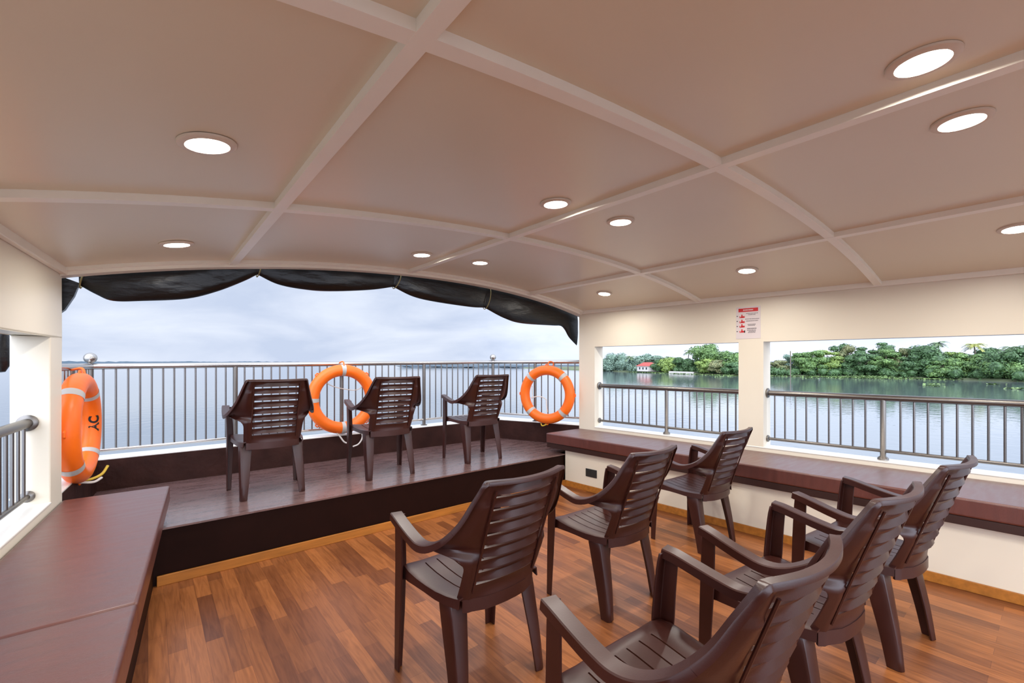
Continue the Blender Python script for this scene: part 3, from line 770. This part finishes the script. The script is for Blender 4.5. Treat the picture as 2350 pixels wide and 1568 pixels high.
for v, a, b, th in ((.775, .42, .90, .018), (.735, .50, .80, .018), (.60, .38, .94, .018), (.54, .42, .90, .02), (.43, .48, .80, .02), (.395, .50, .78, .018), (.295, .46, .84, .03), (.25, .46, .82, .02), (.215, .52, .80, .018), (.18, .50, .80, .018)):
    x = a
    while x < b:
        w_ = random.uniform(.025, .06); rect(mb, x, v, min(b, x+w_), v+th*1.15); x += w_+.012
mb.build('grey_text', M_grey, sg)
mb = MB()
for v in (.66, .50, .36, .20):     # four red pictograms: seated and lying figures
    rect(mb, .22, v+.045, .27, v+.10); rect(mb, .14, v-.005, .36, v+.018); rect(mb, .20, v+.01, .30, v+.05)
    rect(mb, .30, v+.02, .36, v+.05); rect(mb, .13, v+.03, .18, v+.05)
mb.build('red_pictograms', M_red, sg)
mb = MB()
for v in (.70, .54, .38, .22): mb2 = rect(mb, .03, v, .07, v+.03)
rect(mb, .33, .19, .38, .26)
mb.build('bullet_marks', M_socket, sg)

# ------------------------------------------------------------------ the river and its banks
WZ = -2.7
CAMR = Vector((math.cos(YAW), -math.sin(YAW), 0)); CAMF = Vector((math.sin(YAW), math.cos(YAW), 0))
wt = MB(); wt.add([(-6000, -6000, 0), (6000, -6000, 0), (6000, 6000, 0), (-6000, 6000, 0)], [(0, 1, 2, 3)])
wo = wt.build('river', M_water); wo.location = (0, 0, WZ); struct(wo, 'wide calm river around the boat', 'water')

def shoreline():   # (world points, far to near) of the right bank
    return [Vector(p) for p in ((210, 245, 0), (178, 165, 0), (164, 133, 0), (149, 92, 0), (136, 62, 0), (142, 45, 0), (146, 30, 0), (144, 16, 0), (138, 2, 0), (132, -14, 0))]
SH = shoreline()
def shore_pt(t):   # t in 0..len-1
    i = max(0, min(len(SH)-2, int(t))); return SH[i].lerp(SH[i+1], t-i)
bk = MB(); top = [p+Vector((1.5, 0, WZ+.5)) for p in SH]; edge = [p+Vector((0, 0, WZ-.1)) for p in SH]; back = [p+Vector((90, 10, WZ+1.2)) for p in SH]
bk.grid([edge, top, back]); struct(bk.build('river_bank', M_bank), 'low earthen bank under the trees on the right', 'bank')

def at_px(u, dist_t=None, inset=0.):
    """point on the bank (pushed inland by inset) in the direction of picture column u"""
    d = CAMF+CAMR*((u-1175)/1024.); best = None
    for k in range(0, 900):
        t = k/100.
        if t > len(SH)-1: break
        p = shore_pt(t); a = math.atan2(p.x, p.y)-math.atan2(d.x, d.y)
        if best is None or abs(a) < best[0]: best = (abs(a), p.copy())
    p = best[1]; return p+Vector((d.x, d.y, 0)).normalized()*inset

def leafcards(mb, pts, size, rnd):
    for p, nrm in pts:
        s = size*rnd.uniform(.6, 1.35); n_ = (nrm+Vector((rnd.uniform(-.5, .5), rnd.uniform(-.5, .5), rnd.uniform(-.1, .8)))).normalized()
        a = n_.orthogonal().normalized(); a.rotate(Matrix.Rotation(rnd.uniform(0, 6.28), 3, n_)); b = n_.cross(a)
        c = p
        mb.add([c-a*s*.5, c-b*s*.32, c+a*s*.55+n_*s*.12, c+b*s*.32], [(0, 1, 2, 3)])
def crown_mesh(mb, rnd, W_, Hc, z0, layered=False, dens=1.0, size=.62):
    """crown of many lobes; each lobe a bumpy ball covered with leaf sprays"""
    nl = 16 if not layered else 20; pts = []
    for k in range(nl):
        a = rnd.uniform(0, 6.283); rr_ = (rnd.random()**.5)*.40*W_; hz = rnd.uniform(.12, .92)
        env = math.sqrt(max(.08, 1-(hz-.42)**2/.36)); rr_ *= env
        c = Vector((rr_*math.cos(a), rr_*math.sin(a), z0+Hc*hz)); R_ = W_*rnd.uniform(.13, .22)*(1.15 if hz < .6 else .9); fz = .38 if layered else .72
        mb.sphere(c, R_*.72, 9, 6, (1, 1, fz))
        n_ = int(190*dens*(R_/1.5)**1.3)+50
        for _ in range(n_):
            v = Vector((rnd.gauss(0, 1), rnd.gauss(0, 1), rnd.gauss(0, 1))).normalized()
            pts.append((c+Vector((v.x*R_, v.y*R_, v.z*R_*fz))*rnd.uniform(.85, 1.16), Vector((v.x, v.y, v.z))))
    leafcards(mb, pts, size, rnd)
def tree(u, top_px, width, inset, kind, label, base_px=None, layered=False, low=.02, group='trees on the far bank', size=.62):
    p = at_px(u, inset=inset); dep = p.x*CAMF.x+p.y*CAMF.y; ztop = H+(832-top_px)*dep/1024.; hgt = ztop-(WZ+.5)
    rnd = random.Random(int(u*7+top_px)); r = empty('palm_tree' if kind in ('palm', 'gold') else 'leafy_tree', (p.x, p.y, WZ+.5), label, 'tree', group, world=False)
    if kind in ('palm', 'gold'):
        lean = Vector((rnd.uniform(-.8, .8), rnd.uniform(-.8, .8), 0)); L = hgt-1.4
        tp_ = [(lean.x*t*t, lean.y*t*t, L*t) for t in (0, .25, .5, .75, 1)]
        MB().tube(tp_, [.22, .18, .15, .14, .13], 8).build('trunk', M_bark, r, smooth=True)
        mb = MB(); c = Vector(tp_[-1])
        for k in range(22):
            a = 6.283*k/22+rnd.uniform(-.15, .15); up_ = rnd.choice((.75, .45, .1, -.2)); dr = Vector((math.cos(a), math.sin(a), 0)); fl = rnd.uniform(2.0, 2.7)*width/5.
            spine = [c+dr*fl*t+Vector((0, 0, up_*fl*t-(.55+.35*up_)*fl*t*t)) for t in (0, .2, .4, .6, .8, 1)]
            sd = dr.cross(Vector((0, 0, 1)))
            for i in range(5):
                A, B = spine[i], spine[i+1]; wv = (.10+.42*math.sin(math.pi*(i+.6)/6))*width/5.
                for s in (-1, 1):
                    for q in range(3):
                        A2 = A.lerp(B, q/3.); B2 = A.lerp(B, (q+.7)/3.)
                        mb.add([A2, B2, B2+sd*s*wv+Vector((0, 0, -.3*wv))+dr*.2, A2+sd*s*wv*.9+Vector((0, 0, -.35*wv))+dr*.15], [(0, 1, 2, 3)])
        mb.sphere(c+Vector((0, 0, -.15)), .3, 8, 6); mb.build('fronds', LEAF[kind], r)
    else:
        z0 = hgt*low; Hc = hgt-z0-.3
        t_ = MB(); t_.tube([(0, 0, -.3), (rnd.uniform(-.3, .3), 0, hgt*.4), (rnd.uniform(-.5, .5), .1, hgt*.75)], [.28, .2, .08], 8)
        for k in range(4):
            a = rnd.uniform(0, 6.28); t_.tube([(0, 0, hgt*.3), (math.cos(a)*width*.2, math.sin(a)*width*.2, hgt*.6)], [.12, .05], 6)
        t_.build('trunk', M_bark, r)
        mb = MB(); crown_mesh(mb, rnd, width, Hc, z0, layered, size=size); mb.build('crown', LEAF[kind], r)
    return r
# right window, left to right
tree(1790, 812, 7, 6, 'palm', 'grey green tree next to the window post at the left of the right window', size=.55) if False else None
T = [  # u, top, width, inset, kind, layered, label
    (1782, 822, 6.5, 5, 'rust', True, 'low mottled tree at the left end of the right window view'),
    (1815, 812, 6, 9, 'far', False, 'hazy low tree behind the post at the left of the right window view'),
    (1838, 806, 6.5, 4, 'mid', True, 'small green tree before the tall group in the right window view'),
    (1866, 800, 8, 3, 'mid', True, 'mid green tree leaning over the water left of the lime tree'),
    (1900, 800, 8, 5, 'lime', True, 'yellow green tree in the left half of the right window view'),
    (1925, 781, 8, 14, 'dark', False, 'tall dark treetop rising behind the yellow green tree'),
    (1946, 792, 7, 9, 'rust', False, 'rust tinted tree right of the tall dark treetop'),
    (1975, 806, 9, 3, 'dark', True, 'broad dark tree low over the weed patch'),
    (2005, 780, 9.5, 9, 'dark', True, 'tallest spreading green tree near the middle of the right window view'),
    (2035, 797, 9, 4, 'mid', True, 'spreading green tree with flat layered boughs by the weed patch'),
    (2075, 797, 7.5, 7, 'rust', False, 'thin brownish tree between two dense green ones'),
    (2098, 812, 6.5, 3, 'dark', True, 'low dark bush under the thin brownish tree'),
    (2130, 792, 10.5, 6, 'dark', False, 'round dense dark green tree below the tall dark palm'),
    (2165, 822, 7, 2.5, 'mid', True, 'low bush overhanging the water right of the round tree'),
    (2192, 802, 8, 6, 'lime', True, 'yellow green tree around the foot of the golden palm'),
    (2228, 808, 9, 5, 'mid', True, 'layered green tree right of the golden palm'),
    (2262, 797, 8, 12, 'dark', False, 'dark treetop behind the layered tree at right'),
    (2290, 812, 8, 4, 'mid', False, 'rounded green tree second from the right edge'),
    (2325, 797, 10, 5, 'dark', False, 'big rounded dark tree at the right edge of the photo'),
    (2365, 797, 9, 6, 'mid', False, 'green tree cut off by the right edge of the photo'),
    # middle window
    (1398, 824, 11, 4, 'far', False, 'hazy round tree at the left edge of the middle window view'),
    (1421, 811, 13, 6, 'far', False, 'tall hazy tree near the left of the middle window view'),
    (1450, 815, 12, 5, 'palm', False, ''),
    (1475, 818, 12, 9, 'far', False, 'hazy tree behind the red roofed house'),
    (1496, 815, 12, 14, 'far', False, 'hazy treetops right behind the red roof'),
    (1514, 826, 6, 3, 'dark', False, 'dark bush right beside the red roofed house'),
    (1530, 824, 9, 3, 'lime', False, 'yellow green bush left of the river wall'),
    (1548, 822, 9, 8, 'lime', False, 'taller yellow green tree above the river wall'),
    (1568, 819, 8, 7, 'dark', False, 'dark green tree left of the tall lone palm'),
    (1590, 815, 7, 9, 'dark', False, 'dark slim tree below the big domed tree'),
    (1622, 792, 14, 9, 'mid', False, 'big domed tree, tallest in the middle window view'),
    (1622, 822, 8, 3, 'lime', True, 'bright green layered tree in front of the big domed tree'),
    (1655, 822, 8, 4, 'rust', True, 'mottled layered tree near the window post'),
    (1680, 808, 10, 8, 'mid', False, 'rounded tree half hidden by the window post'),
    (1690, 830, 7, 3, 'dark', True, 'low dark tree at the foot of the window post view'),
]
for (u, tpx, wd, ins, kd, lay, lab) in T:
    if kd == 'palm': tree(u, 812, 5.5, 5, 'palm', 'drooping palm standing left of the red roofed house', group='palms on the far bank'); tree(1458, 826, 8, 7, 'far', 'hazy bush around the drooping palm left of the house'); continue
    tree(u, tpx, wd, ins, kd, lab, layered=lay, size=.46 if u > 1750 else .62)
for (u, tpx, wd, ins, kd, lab) in [(2157, 774, 4.2, 12, 'palm', 'tall dark palm top against the sky in the right window'),
                                   (2242, 778, 4.6, 9, 'gold', 'golden yellowing palm in the right window view'),
                                   (2330, 784, 3.6, 16, 'palm', 'small palm top near the right edge of the photo'),
                                   (2300, 790, 3.6, 18, 'palm', 'distant palm between the golden palm and the right edge'),
                                   (1578, 797, 4.4, 8, 'palm', 'tall lone palm on a thin trunk in the middle window'),
                                   (1533, 812, 4, 16, 'palm', 'small distant palm right of two in the middle window'),
                                   (1515, 813, 4, 18, 'palm', 'small distant palm left of two in the middle window')]:
    tree(u, tpx, wd, ins, kd, lab, group='palms on the far bank')

# understorey along the bank so that no gap shows below the crowns
us = MB(); rnd = random.Random(5)
for k in range(330):
    t = rnd.uniform(1.5, len(SH)-1.01); p = shore_pt(t)+Vector((rnd.uniform(.6, 9), rnd.uniform(-1, 1), 0)); Rr = rnd.uniform(.8, 1.8)
    us.sphere((p.x, p.y, WZ+.5+Rr*.6), Rr*.7, 8, 6, (1, 1, .9))
    pts = []
    for _ in range(70):
        v = Vector((rnd.gauss(0, 1), rnd.gauss(0, 1), rnd.gauss(0, 1))).normalized(); pts.append((Vector((p.x, p.y, WZ+.5+Rr*.6))+v*Rr*rnd.uniform(.7, 1.1), v))
    leafcards(us, pts, .5, rnd)
tag(us.build('undergrowth', LEAF['dark']), 'dark tangled undergrowth along the right bank below the trees', 'undergrowth', kind='stuff')
# floating weed along the bank
wd_ = MB(); rnd = random.Random(9)
def weed(p, a, b, n_, hgt):
    for _ in range(n_):
        x, y = p.x+rnd.gauss(0, 1)*a, p.y+rnd.gauss(0, 1)*b; s = rnd.uniform(.12, .28)
        v = Vector((rnd.uniform(-.6, .6), rnd.uniform(-.6, .6), 1)).normalized(); c = Vector((x, y, WZ+.05+rnd.random()*hgt))
        aa = v.orthogonal().normalized(); bb = v.cross(aa); wd_.add([c-aa*s, c-bb*s, c+aa*s, c+bb*s], [(0, 1, 2, 3)])
for k in range(150): weed(shore_pt(rnd.uniform(2.5, len(SH)-3.0))+Vector((-1.5, 0, 0)), .8, 1.2, 20, .25)
weed(at_px(2003, inset=-6), 1.2, 2.4, 420, .7)
for u, ins in ((1855, -14), (2150, -34), (2138, -42), (2283, -22), (2338, -38), (1640, -8), (1650, -18), (1925, -10), (2060, -8)): weed(at_px(u, inset=ins), .35, .7, 26, .15)
tag(wd_.build('water_weed', M_weed), 'floating green water weed along the right bank', 'water weed', kind='stuff')

# house and river wall in the middle window
hp = at_px(1487, inset=2.5); dirh = (at_px(1500)-at_px(1474)).normalized(); nh = Vector((dirh.y, -dirh.x, 0))
if nh.x > 0: nh = -nh
hs = empty('house', (hp.x, hp.y, WZ+.5), 'small white riverside house with a red roof in the middle window view', 'house', rz=math.atan2(dirh.y, dirh.x), world=False)
MB().box(-3.6, 3.6, -2.5, 2.5, 0, 2.1).build('wall', M_hwall, hs)
mb = MB(); mb.add([(-4, -3, 2.1), (4, -3, 2.1), (4, 3, 2.1), (-4, 3, 2.1), (-2.6, 0, 3.6), (2.6, 0, 3.6)], [(3, 2, 1, 0), (0, 1, 5, 4), (2, 3, 4, 5), (1, 2, 5), (3, 0, 4)]); mb.build('roof', M_hroof, hs)
for s in (-1, 1):
    for x in (-2.3, -.1, 2.1): MB().box(x, x+.9, s*2.5-.03, s*2.5+.03, .7, 1.6).build('window', M_dark, hs)
q0, q1 = at_px(1536, inset=-.4), at_px(1592, inset=-.4)
rw = MB(); d_ = (q1-q0).normalized(); n_ = Vector((d_.y, -d_.x, 0))*.2
rw.hexa([tuple(v+Vector((0, 0, WZ-.1))) for v in (q0-n_, q1-n_, q1+n_, q0+n_)]+[tuple(v+Vector((0, 0, WZ+.85))) for v in (q0-n_, q1-n_, q1+n_, q0+n_)])
tag(rw.build('river_wall', M_hwall), 'low pale wall at the water edge right of the red roofed house', 'river wall')
# mooring pole
pp = at_px(1814, inset=-3)
tag(MB().tube([(pp.x, pp.y, WZ-.3), (pp.x, pp.y, WZ+7.2)], .13, 8).build('wooden_pole', M_bark), 'thin dark pole standing at the water edge near the window post', 'pole')

# far shore on the horizon
fs = MB(); rnd = random.Random(3); N_ = 420
rows = [[], [], []]
for k in range(N_+1):
    a = math.radians(-40+112*k/N_); R_ = 2600; hgt = 8+3*noise.noise(Vector((k*.09, 0, 0)))+3*noise.noise(Vector((k*.6, 4, 0)))
    if a > math.radians(34): hgt = 8
    for i, (rr_, z) in enumerate(((R_, WZ), (R_+5, WZ+hgt), (R_+160, WZ+hgt*.8))): rows[i].append((math.sin(a)*rr_, math.cos(a)*rr_, z))
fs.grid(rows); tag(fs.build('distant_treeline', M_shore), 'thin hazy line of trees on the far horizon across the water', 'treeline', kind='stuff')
# weed mat in the distance seen through the front right railing
mt = MB(); rnd = random.Random(12)
for k in range(900):
    u = rnd.uniform(930, 1420); dd = rnd.uniform(330, 560)
    d = (CAMF+CAMR*((u-1175)/1024.)); p = d*dd; s = rnd.uniform(1.5, 4)
    z = WZ+.1+rnd.random()*1.0
    mt.add([(p.x-s*2, p.y-s, z), (p.x+s*2, p.y-s, z), (p.x+s*2, p.y+s, z+.4), (p.x-s*2, p.y+s, z+.4)], [(0, 1, 2, 3)])
tag(mt.build('floating_weed_mat', M_shore), 'long dull green mat of floating weed seen through the front railing', 'water weed', kind='stuff')

# black tarp roll hanging outside the left window
tr = empty('rolled_side_sheet', (-.715, 4.17, 1.28), 'black rolled sheet hanging outside the left window gap', 'rolled sheet')
mb = MB(); mb.tube([(-.70, 4.16, 1.56), (-.715, 4.17, 1.52), (-.72, 4.17, 1.42), (-.715, 4.17, 1.33), (-.71, 4.165, 1.29)], [.015, .042, .050, .044, .02], 14); mb.build('sheet', M_tarp, tr, smooth=True)
MB().tube([(-.53, 3.70, 1.88), (-.60, 3.9, 1.72), (-.70, 4.16, 1.55)], .005, 6).build('hanging_cord', M_cord, tr)

for o in D.objects:
    if '_world' in o: del o['_world']
